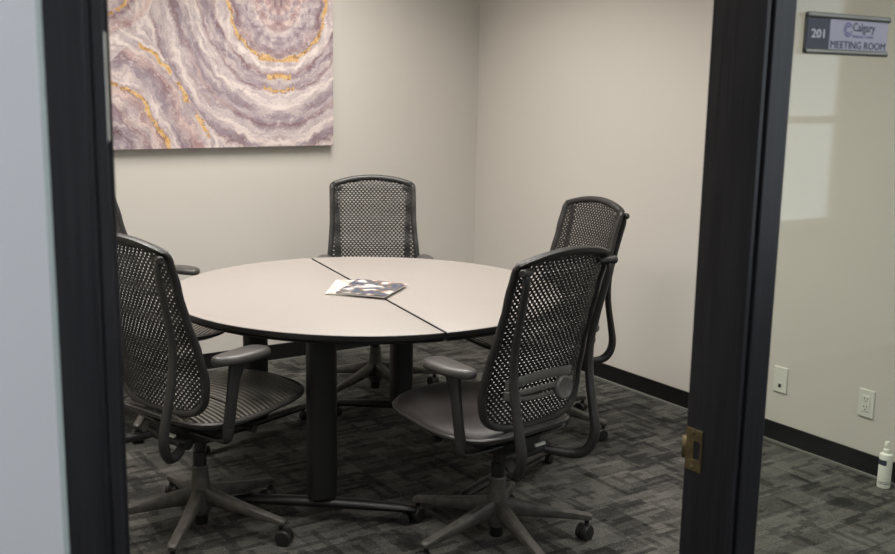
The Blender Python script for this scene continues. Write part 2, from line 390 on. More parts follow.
# wall between hall and room, left of the door, and hall walls
struct('wall_front', -1.6, 0.2400, Y_HALL - 0.006, Y_ROOM + 0.012, 0, CEIL, WALLH)
struct('wall_hall_rear', -1.6, XE, YH - 0.1, YH, 0, CEIL, WALLH)
struct('wall_hall_left', -1.7, -1.6, YH, Y_HALL, 0, CEIL, WALLH)
struct('wall_hall_right', XE, XE + 0.1, YH, Y_HALL + 0.15, 0, CEIL, WALLH)
struct('wall_hall_end', WX + 0.1, XE, Y_HALL + 0.03, Y_HALL + 0.15, 0, CEIL, WALLH)
HEAD = 2.14
struct('wall_above_door', 0.237, WX, Y_HALL + 0.01, Y_ROOM, HEAD + 0.05, CEIL, WALL)
struct('baseboard_back', XL, WX - 0.008, YB - 0.008, YB, 0, 0.096, BASEB)
struct('baseboard_right', WX - 0.008, WX, Y_HALL + 0.06, YB, 0, 0.090, BASEB)
struct('baseboard_left', XL, XL + 0.008, Y_ROOM + 1.0, YB - 0.008, 0, 0.096, BASEB)
struct('trim_1', WX - 0.018, WX - 0.008, Y_HALL + 0.06, YB - 0.018, 0, 0.008, LIP)
struct('trim_2', XL + 0.01, WX - 0.018, YB - 0.018, YB - 0.008, 0, 0.008, LIP)
struct('edge_shade_strip', 0.2395, 0.2455, Y_HALL - 0.0075, Y_HALL + 0.0, 0, HEAD + 0.05, EDGE_SHADE, bevel=0.002)  # added thin strip painting the greenish shade between hall wall and left jamb

# door frame: left jamb, right jamb, head; profile = casing face, shadow groove, jamb strip, stop
def jamb(name, xin, sgn):
    """xin = reveal plane; sgn = +1 body to the right"""
    bm = bmesh.new()
    def bx(a, b, y0, y1):
        x0, x1 = sorted((xin + sgn * a, xin + sgn * b)); box(bm, x0, x1, y0, y1, 0, HEAD)
    bx(0.0, 0.010, Y_HALL, Y_ROOM)
    bx(0.010, 0.018, Y_HALL + 0.014, Y_ROOM)
    bx(0.018, 0.066 if sgn > 0 else 0.056, Y_HALL - 0.001, Y_ROOM)
    bx(0.0, -0.010, Y_HALL + 0.002, Y_HALL + 0.022)      # thin door stop at the hall side
    o = new_obj(name, bm, FRAME, smooth=False, bevel=0.0015); o['kind'] = 'structure'; return o
def jamb_r():
    bm = bmesh.new(); x = XR
    box(bm, x, x + 0.010, Y_HALL, Y_ROOM, 0, HEAD)
    box(bm, x + 0.010, x + 0.018, Y_HALL + 0.014, Y_ROOM, 0, HEAD)
    box(bm, x + 0.018, x + 0.066, Y_HALL - 0.001, Y_ROOM, 0, HEAD)
    o = new_obj('trim_4', bm, FRAME, smooth=False, bevel=0.0015); o['kind'] = 'structure'; return o
def jamb_l():
    bm = bmesh.new(); x = XJ + 0.004
    box(bm, x - 0.012, x, Y_HALL, Y_ROOM, 0, HEAD)
    box(bm, x - 0.020, x - 0.012, Y_HALL + 0.003, Y_ROOM, 0, HEAD)
    box(bm, 0.2455, x - 0.020, Y_HALL - 0.001, Y_ROOM, 0, HEAD)
    o = new_obj('trim_5', bm, FRAME, smooth=False, bevel=0.0015); o['kind'] = 'structure'; return o
jr = jamb_r(); jl = jamb_l()
struct('trim_6', 0.2455, WX, Y_HALL, Y_ROOM, HEAD, HEAD + 0.05, FRAME)
struct('trim_7', XR + 0.066, WX, Y_HALL + 0.006, Y_HALL + 0.05, 0.0, 0.012, FRAME)

# glass sidelight
gp = struct('window_1', XR + 0.066, WX, Y_HALL + 0.008, Y_HALL + 0.018, 0.012, HEAD, GLASS)

# strike plate on the right jamb
sp = empty('strike_plate', (XR, 1.1355, 0.984)); sp.parent = jr; sp['label'] = 'worn brass strike plate with a latch hole'
bm = bmesh.new(); 
# plate with a real latch opening: four bars
y0, y1, z0, z1 = -0.0125, 0.0215, -0.036, 0.036
hy0, hy1, hz0, hz1 = -0.0095, 0.005, -0.016, 0.016
for (a, b_, c_, d) in ((y0, y1, z0, hz0), (y0, y1, hz1, z1), (y0, hy0, hz0, hz1), (hy1, y1, hz0, hz1)):
    box(bm, -0.0022, 0.0, a, b_, c_, d)
new_obj('face_plate', bm, BRASS, sp, smooth=False, bevel=0.0004)
bm = bmesh.new(); tube(bm, [(-0.001, 0.022, 0), (-0.001, 0.030, 0), (-0.005, 0.0365, 0), (-0.014, 0.040, 0)], (0.0225, 0.0012), 12, up=(0, 1, 0.001), smoothn=4, power=6)
bm.free()
bm = bmesh.new()
for k in range(5):
    a0, a1 = k / 5, (k + 1) / 5
    f = lambda a: (-0.001 - 0.003 * a ** 2, 0.0215 + 0.0065 * a)
    (xa, ya), (xb, yb) = f(a0), f(a1)
    vs = [bm.verts.new(p) for p in ((xa, ya, -.019), (xb, yb, -.019), (xb, yb, .019), (xa, ya, .019))]; bm.faces.new(vs)
bmesh.ops.remove_doubles(bm, verts=bm.verts[:], dist=1e-5)
lp = new_obj('lip', bm, BRASS, sp); md = lp.modifiers.new('s', 'SOLIDIFY'); md.thickness = 0.0012
bm = bmesh.new(); box(bm, -0.0006, -0.0001, hy0, hy1, hz0, hz1); new_obj('latch_hole', bm, SLOT, sp, smooth=False)
for zz in (-0.030, 0.030):
    bm = bmesh.new(); lathe(bm, [(0, 0.0012), (0.003, 0.0008), (0.0042, 0)], 12, Matrix.Translation((-0.0022, 0.006, zz)) @ Matrix.Rotation(-pi / 2, 4, 'Y'))
    new_obj('screw', bm, BRASS, sp)

# open door leaf with hinge, swung into the room against the left
leaf = empty('door_1', (0.327, Y_ROOM + 0.012, 0)); leaf['kind'] = 'structure'
boxo('door_leaf', -0.028, 0.0165, 0.0, 0.90, 0.01, HEAD - 0.01, FRAME, leaf, bevel=0.0015)
for zc in (1.565, 0.95 - 0.62):
    bm = bmesh.new()
    lathe(bm, [(0.0035, -0.060), (0.0058, -0.057), (0.0058, 0.057), (0.0035, 0.060)], 14, Matrix.Translation((0.0050, -0.0065, zc)))
    box(bm, -0.028, 0.0045, -0.0022, -0.0002, zc - 0.057, zc + 0.057)
    h = new_obj('hinge', bm, NICKEL, leaf); h['label'] = 'satin metal hinge'
bm = bmesh.new(); tube(bm, [(0.0165, 0.84, 0.98), (0.06, 0.84, 0.98), (0.065, 0.82, 0.98), (0.065, 0.74, 0.98)], 0.009, 12); new_obj('door_handle', bm, NICKEL, leaf)

# hallway window (source of the cool daylight, seen as a faint reflection in the sidelight)
wx0, wx1, wz0, wz1 = 3.60, 5.10, 0.85, 2.45
wf = empty('window_2', (0, 0, 0)); wf['kind'] = 'structure'
boxo('pane', wx0, wx1, YH, YH + 0.012, wz0, wz1, SKYP, wf)
bm = bmesh.new()
for (a, b_, c_, d) in ((wx0 - .05, wx1 + .05, wz0 - .05, wz0), (wx0 - .05, wx1 + .05, wz1, wz1 + .05), (wx0 - .05, wx0, wz0, wz1), (wx1, wx1 + .05, wz0, wz1), ((wx0 + wx1) / 2 - .02, (wx0 + wx1) / 2 + .02, wz0, wz1), (wx0, wx1, 1.38, 1.42)):
    box(bm, a, b_, YH, YH + 0.035, c_, d)
new_obj('window_frame', bm, PLATE, wf, smooth=False)

# ceiling lamps
def troffer(name, cx, cy, lx, ly, m, label):
    t = empty(name, (cx, cy, CEIL)); tag(t, label, 'ceiling light')
    boxo('diffuser', -lx / 2, lx / 2, -ly / 2, ly / 2, -0.010, -0.004, m, t)
    bm = bmesh.new(); w = 0.03
    for (a, b_, c_, d) in ((-lx / 2 - w, lx / 2 + w, -ly / 2 - w, -ly / 2), (-lx / 2 - w, lx / 2 + w, ly / 2, ly / 2 + w), (-lx / 2 - w, -lx / 2, -ly / 2, ly / 2), (lx / 2, lx / 2 + w, -ly / 2, ly / 2)):
        box(bm, a, b_, c_, d, -0.014, 0.0)
    new_obj('frame', bm, PLATE, t, smooth=False)
for (lx_, ly_, pw, lb_) in ((2.50, 4.15, 31, 'recessed ceiling panel light near the painting, on the right wall side'), (0.95, 4.15, 24, 'recessed ceiling panel light near the painting, on the left wall side'),
                    (2.50, 2.25, 15, 'recessed ceiling panel light near the glass sidelight, on the right wall side'), (0.95, 2.25, 18, 'recessed ceiling panel light just inside the doorway, on the left wall side')):
    troffer('ceiling_light', lx_, ly_, 0.60, 1.2, LAMP, lb_)
    ld = bpy.data.lights.new('panel_lamp', 'AREA'); ld.shape = 'RECTANGLE'; ld.size = 0.60; ld.size_y = 1.2; ld.energy = pw; ld.color = (1.0, 0.955, 0.895); ld.spread = radians(128)
    lo = bpy.data.objects.new('panel_lamp', ld); col.objects.link(lo); lo.location = (lx_, ly_, CEIL - 0.016)
troffer('ceiling_light', -0.3, -0.35, 1.2, 0.60, LAMPH, 'recessed hallway panel light outside the doorway')
troffer('ceiling_light', 3.6, -0.85, 1.2, 0.60, LAMPH, 'recessed hallway panel light outside the glass sidelight')

# ------------------------------------------------------------------ painting
pn = empty('wall_painting', (2.760 - 0.70, YB - 0.001, 1.606)); tag(pn, 'large abstract canvas with mauve, white and gold agate rings on the back wall', 'painting')
cv = boxo('canvas', -0.70, 0.70, -0.038, -0.018, -0.40, 0.40, [ART], pn, bevel=0.003)
bm = bmesh.new()
for (a, b_, c_, d) in ((-0.69, 0.69, -0.39, -0.35), (-0.69, 0.69, 0.35, 0.39), (-0.69, -0.65, -0.35, 0.35), (0.65, 0.69, -0.35, 0.35)):
    box(bm, a, b_, -0.018, 0.0, c_, d)
new_obj('stretcher_frame', bm, CANVASS, pn, smooth=False)

# ------------------------------------------------------------------ wall plates on the right wall
def plate_base(name, y, z, label, cat):
    o = empty(name, (WX, y, z)); tag(o, label, cat)
    return o
o = plate_base('power_outlet', 2.472, 0.298, 'white duplex power outlet low on the right wall, nearer the spray bottle', 'outlet')
boxo('cover_plate', -0.006, 0, -0.036, 0.036, -0.058, 0.058, PLATE, o, bevel=0.002)
boxo('socket_insert', -0.0085, -0.006, -0.0165, 0.0165, -0.033, 0.033, PLATE, o, bevel=0.0008)
for zz in (-0.017, 0.017):
    bm = bmesh.new()
    box(bm, -0.0089, -0.0084, -0.0080, -0.0055, zz - 0.001, zz + 0.008); box(bm, -0.0089, -0.0084, 0.0055, 0.0080, zz - 0.001, zz + 0.008); box(bm, -0.0089, -0.0084, -0.0025, 0.0025, zz - 0.010, zz - 0.005)
    new_obj('socket_slots', bm, SLOT, o, smooth=False)
o = plate_base('data_outlet', 2.905, 0.290, 'white data wall plate with one small black jack, beside the dark door frame', 'outlet')
boxo('cover_plate', -0.006, 0, -0.036, 0.036, -0.058, 0.058, PLATE, o, bevel=0.002)
bm = bmesh.new(); box(bm, -0.0075, -0.006, -0.007, 0.007, -0.034, -0.019); new_obj('jack', bm, SLOT, o, smooth=False)

# ------------------------------------------------------------------ spray bottle
o = empty('spray_bottle', (3.700, 2.317, 0)); tag(o, 'small white spray bottle with a navy label standing on the carpet by the baseboard', 'bottle')
bm = bmesh.new(); lathe(bm, [(0.022, 0.0), (0.0258, 0.004), (0.0262, 0.02), (0.0260, 0.134), (0.0245, 0.1405), (0.018, 0.144), (0.0125, 0.146)], 28); new_obj('bottle_body', bm, BOTTLE, o)
bm = bmesh.new(); lathe(bm, [(0.0135, 0.146), (0.0135, 0.160), (0.0105, 0.163), (0.0105, 0.186), (0.008, 0.192), (0, 0.193)], 20)
box(bm, -0.013, 0.0, -0.004, 0.004, 0.174, 0.182); new_obj('spray_cap', bm, BOTTLE, o)
def wrap(z0, z1, a0, a1, r, mname):
    bm = bmesh.new(); n = 14; prev = None
    for k in range(n + 1):
        a = a0 + (a1 - a0) * k / n
        cur = (bm.verts.new((r * cos(a), r * sin(a), z0)), bm.verts.new((r * cos(a), r * sin(a), z1)))
        if prev: bm.faces.new((prev[0], cur[0], cur[1], prev[1]))
        prev = cur
    return bm
ac = atan2(-2.317, -3.700)
lb = new_obj('label', wrap(0.098, 0.120, ac - 1.5, ac + 0.15, 0.0266, 'l'), LABELB, o)
bm = wrap(0.020, 0.0225, ac - 1.0, ac + 0.9, 0.0267, 'l')
b2 = wrap(0.0265, 0.029, ac - 0.9, ac + 0.7, 0.0267, 'l'); me = bpy.data.meshes.new('t'); b2.to_mesh(me); bm.from_mesh(me); b2.free()
new_obj('label_print', bm, LIP, o)

# ------------------------------------------------------------------ door sign on the glass
SX0, SX1, SZ0, SZ1 = 1.3655, 1.5735, 1.582, 1.664
def ypx(x, z): return (x, z)
SW = SX1 - SX0; SH = 0.0605
SIGN_Z = 1.6605
sg = empty('door_sign', (SX0, Y_HALL + 0.007, SIGN_Z)); tag(sg, 'small room number sign reading 201 meeting room, mounted on the glass sidelight', 'sign')
boxo('sign_backing', 0, SW, -0.0035, -0.0005, -SH / 2, SH / 2, ALU, sg)
for zz in (-SH / 2 + 0.003, SH / 2 - 0.003):
    bm = bmesh.new(); tube(bm, [(0, -0.005, zz), (SW, -0.005, zz)], (0.0032, 0.0045), 10, up=(0, 0, 1)); new_obj('rail', bm, ALU, sg)
boxo('number_panel', 0.002, 0.0575, -0.0048, -0.0036, -SH / 2 + 0.007, SH / 2 - 0.007, SIGND, sg)
boxo('name_panel', 0.0575, SW - 0.001, -0.0048, -0.0036, -SH / 2 + 0.007, SH / 2 - 0.007, SIGNL, sg)
def text(name, s, size, x, z, m, parent, bold=0.0, width=None, align='LEFT', y=-0.0049):
    cu = bpy.data.curves.new(name, 'FONT'); cu.body = s; cu.size = size; cu.extrude = 0.0001; cu.align_x = align; cu.resolution_u = 3
    t = bpy.data.objects.new(name, cu); col.objects.link(t)
    bpy.context.view_layer.update()
    me = bpy.data.meshes.new_from_object(t.evaluated_get(bpy.context.evaluated_depsgraph_get()))
    bpy.data.objects.remove(t); 
    xs = [v.co.x for v in me.vertices]; w0 = max(xs) - min(xs)
    sxx = (width / w0) if width else 1.0
    me.transform(Matrix.Translation((-min(xs), 0, 0))); me.transform(Matrix.Diagonal((sxx, 1, 1, 1)))
    if bold:                   # heavier strokes: the same outline repeated a hair to each side
        bm = bmesh.new()
        for k, (dx, dz) in enumerate(((-bold, 0), (0, 0), (bold, 0), (0, bold * .5), (0, -bold * .5))):
            m2 = me.copy(); m2.transform(Matrix.Translation((dx, dz, k * 0.00001))); bm.from_mesh(m2); bpy.data.meshes.remove(m2)
        bm.to_mesh(me); bm.free()
    me.transform(Matrix.Translation((x, y, z)) @ Matrix.Rotation(pi / 2, 4, 'X'))
    me.materials.clear(); me.materials.append(m)
    o = bpy.data.objects.new(name, me); col.objects.link(o); o.parent = parent; return o
text('number', '201', 0.0185, 0.0135, -0.0065, WHITEI, sg, bold=0.0005, width=0.031)
text('name_lettering', 'MEETING ROOM', 0.0158, 0.0615, -SH / 2 + 0.0095, INK, sg, bold=0.0004, width=0.141)
text('logo_lettering', 'Calgary', 0.0190, 0.115, 0.0065, INK, sg, bold=0.0004, width=0.057)
text('logo_caption', 'Business Centre', 0.0062, 0.115, -0.0032, PURPLE, sg, bold=0.0002, width=0.055)
bm = bmesh.new()
for (r, a0, a1, w) in ((0.0100, 0.35, 2 * pi - 0.1, 0.0011), (0.0058, 0.9, 2 * pi - 0.6, 0.0012)):
    n = 28
    for k in range(n):
        b0, b1 = a0 + (a1 - a0) * k / n, a0 + (a1 - a0) * (k + 1) / n
        q = [bm.verts.new((0.1025 + rr * cos(bb), -0.0050, 0.0080 + rr * sin(bb))) for rr, bb in ((r - w, b0), (r + w, b0), (r + w, b1), (r - w, b1))]
        bm.faces.new(q)
new_obj('logo', bm, PURPLE, sg, smooth=False)

# ------------------------------------------------------------------ the two half-round tables
SEAM = radians(80.2)
def half_table(name, rot, label):
    """local: seam along +Y at x=0, body on the -X side"""
    t = empty(name, (*TABLE_C, 0), rot); tag(t, label, 'table', 'half-round meeting tables pushed together')
    g = 0.0042; R = TABLE_R; N = 72
    def arc(r, z, gx):
        pts = []
        ph = math.acos(-gx / r) if False else None
        a0 = pi / 2 + math.asin(gx / r); a1 = 3 * pi / 2 - math.asin(gx / r)
        for k in range(N + 1):
            a = a0 + (a1 - a0) * k / N; pts.append((r * cos(a), r * sin(a), z))
        return pts
    bm = bmesh.new(); loft(bm, [arc(R - 0.003, TABLE_Z - 0.004, g + 0.002), arc(R - 0.003, TABLE_Z - 0.0006, g + 0.002), arc(R - 0.005, TABLE_Z, g + 0.003)])
    new_obj('tabletop', bm, TOPM, t)
    bm = bmesh.new(); loft(bm, [arc(R - 0.030, TABLE_Z - 0.034, g + 0.02), arc(R - 0.012, TABLE_Z - 0.033, g + 0.006), arc(R - 0.004, TABLE_Z - 0.026, g), arc(R - 0.007, TABLE_Z - 0.023, g), arc(R - 0.001, TABLE_Z - 0.020, g), arc(R, TABLE_Z - 0.012, g), arc(R - 0.0005, TABLE_Z - 0.0022, g), arc(R - 0.004, TABLE_Z - 0.001, g + 0.003)])
    new_obj('edge_band', bm, EDGEM, t)
    for s in (-1, 1):
        lx, ly = -0.345, s * 0.485
        if rot > 1.0 and s > 0: lx, ly = -0.45, 0.44      # this leg stands a little further out
        bm = bmesh.new(); lay = []
        for z, sc in ((0.075, 0.45), (0.082, 0.75), (0.097, 1.0), (0.69, 1.0), (0.706, 1.0)):
            L = []
            for k in range(28):
                a = 2 * pi * k / 28; ca, sa = cos(a), sin(a)
                L.append((lx + 0.052 * sc * math.copysign(abs(ca) ** .6, ca), ly + 0.043 * sc * math.copysign(abs(sa) ** .6, sa), z))
            lay.append(L)
        loft(bm, lay); lg = new_obj('leg', bm, BLACK, t)
        ang = radians(30 * s); d = Vector((cos(ang), sin(ang), 0))
        bm = bmesh.new(); c0 = Vector((lx, ly, 0.064))
        tube(bm, [c0 - d * 0.34 - Vector((0, 0, .006)), c0 - d * 0.30, c0 - d * 0.1 + Vector((0, 0, .004)), c0 + d * 0.1 + Vector((0, 0, .004)), c0 + d * 0.30, c0 + d * 0.34 - Vector((0, 0, .006))], [(0.014, 0.008), (0.022, 0.015), (0.026, 0.019), (0.026, 0.019), (0.022, 0.015), (0.014, 0.008)], 14, smoothn=4)
        new_obj('foot', bm, BLACK, t)
        for e in (-1, 1):
            cp = c0 + d * (e * 0.30); bm = bmesh.new()
            rotm = Matrix.Translation((cp.x, cp.y, 0.021)) @ Matrix.Rotation(ang, 4, 'Z') @ Matrix.Rotation(pi / 2, 4, 'X')
            lathe(bm, [(0.012, -0.013), (0.021, -0.010), (0.021, -0.002), (0.012, -0.001), (0.012, 0.001), (0.021, 0.002), (0.021, 0.010), (0.012, 0.013)], 20, rotm)
            tube(bm, [(cp.x, cp.y, 0.024), (cp.x, cp.y, 0.055)], 0.007, 8)
            new_obj('caster', bm, WHEEL, t)
    bm = bmesh.new(); box(bm, -0.375, -0.345, -0.42, 0.42, 0.655, 0.695); new_obj('support_rail', bm, BLACK, t, smooth=False, bevel=0.003)
    return t
half_table('half_round_table', SEAM - pi / 2, 'left half of the round beige table, its tall black leg nearest the doorway')
half_table('half_round_table', SEAM + pi / 2, 'right half of the round beige table, reaching toward the right wall')

# ------------------------------------------------------------------ magazines
def magazine(name, corners, z, th, m, label):
    """corners in world xy, order round; slightly domed cover"""
    cx = sum(c[0] for c in corners) / 4; cy = sum(c[1] for c in corners) / 4
    root = empty(name, (cx, cy, z)); tag(root, label, 'magazine', None)
    C4 = [Vector((c[0] - cx, c[1] - cy, 0)) for c in corners]
    def P(u, v): return (C4[0] * (1 - u) + C4[1] * u) * (1 - v) + (C4[3] * (1 - u) + C4[2] * u) * v
    def slab(bm, z0, z1, ins=0.0):
        n = 10; lo = []; hi = []
        for i in range(n + 1):
            for j_ in range(n + 1):
                u, v = ins + (1 - 2 * ins) * i / n, ins + (1 - 2 * ins) * j_ / n
                p = P(u, v); dz = 0.0025 * sin(pi * u) ** 0.5 if 0 < u < 1 else 0
                lo.append(bm.verts.new((p.x, p.y, z0))); hi.append(bm.verts.new((p.x, p.y, z1 + dz)))
        I = lambda i, j_: i * (n + 1) + j_
        for i in range(n):
            for j_ in range(n):
                bm.faces.new((hi[I(i, j_)], hi[I(i + 1, j_)], hi[I(i + 1, j_ + 1)], hi[I(i, j_ + 1)]))
                bm.faces.new((lo[I(i, j_)], lo[I(i, j_ + 1)], lo[I(i + 1, j_ + 1)], lo[I(i + 1, j_)]))
        for k in range(n):
            for (a, b_) in (((k, 0), (k + 1, 0)), ((k, n), (k + 1, n)), ((0, k), (0, k + 1)), ((n, k), (n, k + 1))):
                bm.faces.new((lo[I(*a)], lo[I(*b_)], hi[I(*b_)], hi[I(*a)]))
    bm = bmesh.new(); slab(bm, 0, th, 0.008); new_obj('pages', bm, PAPER, root)
    bm = bmesh.new(); slab(bm, th + 0.0002, th + 0.0008); new_obj('cover', bm, m, root)
    return root
def onz(x, y, z):
    d = Wv + Rv * ((x - 447.5) / F_PX) - Uv * ((y - 277) / F_PX); t = (z - CAM_H) / d.z; return (d.x * t, d.y * t)
Wv = Vector((sin(YAW) * cos(PITCH), cos(YAW) * cos(PITCH), -sin(PITCH))); R0 = Vector((cos(YAW), -sin(YAW), 0)); U0 = R0.cross(Wv)
Rv = R0 * cos(ROLL) + U0 * sin(ROLL); Uv = -R0 * sin(ROLL) + U0 * cos(ROLL)
mc1 = [(1.905, 3.46), (2.065, 3.20), (2.255, 3.32), (2.095, 3.58)]
MAG_TOP = [onz(335.5, 293, .75), onz(384.5, 297.5, .75), onz(407.5, 285, .75), onz(357, 280, .75)]
MAG_LOW = [onz(325, 294.5, .742), onz(366, 296.5, .742), onz(384, 283, .742), onz(336, 280.5, .742)]
magazine('magazine', MAG_LOW, TABLE_Z + 0.0002, 0.004, COVER2, 'pale magazine lying underneath the other one on the round table')
magazine('magazine', MAG_TOP, TABLE_Z + 0.0079, 0.0055, COVER1, 'dark-covered magazine with a blue photo lying on top of the pale one')

# ------------------------------------------------------------------ office chair
def interp(tab, z):
    if z <= tab[0][0]: return tab[0][1]
    for (a, va), (b_, vb) in zip(tab, tab[1:]):
        if z <= b_:
            t = (z - a) / (b_ - a); t = t * t * (3 - 2 * t) * 0.5 + t * 0.5
            return va + (vb - va) * t
    return tab[-1][1]
YT = [(0.44, -0.168), (0.50, -0.166), (0.60, -0.171), (0.70, -0.192), (0.80, -0.222), (0.90, -0.249), (1.0, -0.275), (1.06, -0.298), (1.10, -0.326)]
def S(u, z):
    top = max(0.0, min(1.0, (z - 0.95) / 0.15))
    return Vector((u, interp(YT, z) + 0.030 * (abs(u) / 0.25) ** 2.2 * (1 - 0.45 * top), z))
half_out = [(0, 1.072), (0.06, 1.069), (0.12, 1.061), (0.17, 1.049), (0.207, 1.036), (0.2205, 1.023), (0.2240, 1.002), (0.2240, 0.94), (0.2245, 0.85), (0.230, 0.76), (0.238, 0.67), (0.242, 0.60), (0.239, 0.555), (0.226, 0.510), (0.194, 0.480), (0.14, 0.463), (0.07, 0.456), (0, 0.455)]
def outline():
    h = [Vector((a, b_, 0)) for a, b_ in half_out]; h = catmull(h, 4)
    right = [(v.x, v.y) for v in h]; left = [(-x, z) for x, z in right[::-1][1:-1]]
    return right + left
OUT = outline()
def inset(d):
    n = len(OUT); res = []
    for i, (x, z) in enumerate(OUT):
        a, b_ = OUT[i - 1], OUT[(i + 1) % n]; tx_, tz_ = b_[0] - a[0], b_[1] - a[1]; L = hypot(tx_, tz_)
        nx, nz_ = tz_ / L, -tx_ / L      # clockwise path from the top: inward normal
        dd = d(i) if callable(d) else d
        if (nx * (0 - x) + nz_ * (0.75 - z)) < 0: nx, nz_ = -nx, -nz_
        res.append((x + nx * dd, z + nz_ * dd))
    return res
def inside(poly, x, y):
    c = False; n = len(poly)
    for i in range(n):
        x1, y1 = poly[i]; x2, y2 = poly[i - 1]
        if (y1 > y) != (y2 > y) and x < (x2 - x1) * (y - y1) / (y2 - y1) + x1: c = not c
    return c

def mesh_back():
    a, bb = 0.0195, 0.0105; poly = inset(0.018); bm = bmesh.new(); cache = {}
    def V(u, z):
        k = (round(u, 4), round(z, 4))
        if k not in cache: cache[k] = bm.verts.new(S(u, z))
        return cache[k]
    jn = int(0.70 / bb)
    for j_ in range(jn):
        z = 0.41 + j_ * bb
        for i in range(-14, 15):
            u = (i + 0.5 * (j_ % 2)) * a
            if not inside(poly, u, z): continue
            hx, h1, h2 = a / 2, bb / 3, bb * 2 / 3
            O = [(u + hx, z - h1), (u + hx, z + h1), (u, z + h2), (u - hx, z + h1), (u - hx, z - h1), (u, z - h2)]
            k = 0.59 if abs(u) < 0.165 else 0.48
            I = [(u + (x - u) * k * 0.94, z + (y - z) * k) for x, y in O]
            vo = [V(*p) for p in O]; vi = [bm.verts.new(S(*p)) for p in I]
            for q in range(6):
                bm.faces.new((vo[q], vo[(q + 1) % 6], vi[(q + 1) % 6], vi[q]))
    o = new_obj('backrest_mesh', bm, CELL, smooth=False)
    md = o.modifiers.new('solid', 'SOLIDIFY'); md.thickness = 0.0045; md.offset = 0
    return o

def back_frame():
    bm = bmesh.new(); n = len(OUT)
    def wid(i):
        z = OUT[i][1]
        return 0.029 if z > 1.0 else (0.028 if z > 0.5 else 0.026)
    offs = [inset(lambda i, k=k: wid(i) * k) for k in (0.0, 0.12, 0.5, 0.88, 1.0)]
    hs = [0.0, 0.0075, 0.0095, 0.006, 0.0]
    seq = [(0, 1), (1, 1), (2, 1), (3, 1), (4, 1), (3, -1), (2, -1), (1, -1)]
    rings = []
    for i in range(n):
        rg = []
        for (k, sg_) in seq:
            u, z = offs[k][i]; p = S(u, z); topf = 1.6 if z > 1.03 else 1.0
            rg.append(bm.verts.new(p + Vector((0, 1, 0.15)) * (hs[k] * sg_ * topf)))
        rings.append(rg)
    for i in range(n):
        a, b_ = rings[i], rings[(i + 1) % n]
        for k in range(8): bm.faces.new((a[k], a[(k + 1) % 8], b_[(k + 1) % 8], b_[k]))
    return new_obj('backrest_frame', bm, PLAST, angle=60)

def upright(s):
    bm = bmesh.new()
    pts = [(0.200, -0.283, 1.012), (0.196, -0.291, 0.980), (0.190, -0.278, 0.92), (0.185, -0.253, 0.82), (0.181, -0.235, 0.72), (0.179, -0.238, 0.62), (0.178, -0.258, 0.52), (0.177, -0.274, 0.44), (0.172, -0.270, 0.390), (0.160, -0.248, 0.354), (0.140, -0.212, 0.340), (0.110, -0.165, 0.342), (0.070, -0.115, 0.352)]
    rad = [(0.012, 0.009), (0.0135, 0.009), (0.0145, 0.009), (0.0150, 0.0095), (0.0155, 0.010), (0.0165, 0.011), (0.0170, 0.0125), (0.0175, 0.0145), (0.018, 0.016), (0.0175, 0.017), (0.0165, 0.0165), (0.015, 0.015), (0.013, 0.013)]
    pts = [(s * x, y, z) for x, y, z in pts]
    tube(bm, pts, rad, 12, up=(0, 1, 0), smoothn=4, power=2.6)
    o = new_obj('upright', bm, PLAST)
    bm = bmesh.new(); tube(bm, [(s * 0.160, -0.272, 1.006), (s * 0.190, -0.285, 1.007), (s * 0.216, -0.295, 1.008), (s * 0.220, -0.2965, 1.008)], [0.0125, 0.0135, 0.0135, 0.010], 16, up=(0, 0, 1))
    st = new_obj('pivot_stub', bm, PLAST, o)
    return o

SEAT_Z = 0.452
def seat_w(y):   # outline half width
    yc, hl = 0.080, 0.288; t = min(1, abs(y - yc) / hl)
    base = (1 - t ** 3.4) ** (1 / 3.4)
    return base * (0.250 - 0.012 * max(0, (y - yc) / hl))
def seat_loop(scale, dz, n=72):
    L = []; yc, hl = 0.080, 0.288
    for k in range(n):
        a = 2 * pi * k / n; ca, sa = cos(a), sin(a); p = 2 / 3.4
        x = 0.250 * math.copysign(abs(ca) ** p, ca); y = hl * math.copysign(abs(sa) ** p, sa)
        x *= scale * (1 - 0.05 * max(0, y / hl)); y = yc + y * scale
        L.append((x, y, seat_h(x, y) + dz))
    return L
def seat_h(x, y):
    h = SEAT_Z + 0.012 - 0.018 * (abs(x) / 0.25) ** 2.2
    if y > 0.16: h += 0.012 - 0.12 * (y - 0.16) ** 2
    elif y > 0.0: h += 0.012 * (y / 0.16) ** 2
    if y < -0.08: h += 0.25 * (y + 0.08) ** 2
    return h
def seat_pan():
    bm = bmesh.new()
    loft(bm, [seat_loop(0.55, -0.060), seat_loop(0.80, -0.045), seat_loop(0.96, -0.022), seat_loop(1.0, -0.012), seat_loop(1.005, -0.004), seat_loop(0.99, 0.0), seat_loop(0.965, -0.001), seat_loop(0.94, -0.008), seat_loop(0.5, -0.012)])
    return new_obj('seat_pan', bm, PLASTL, angle=50)
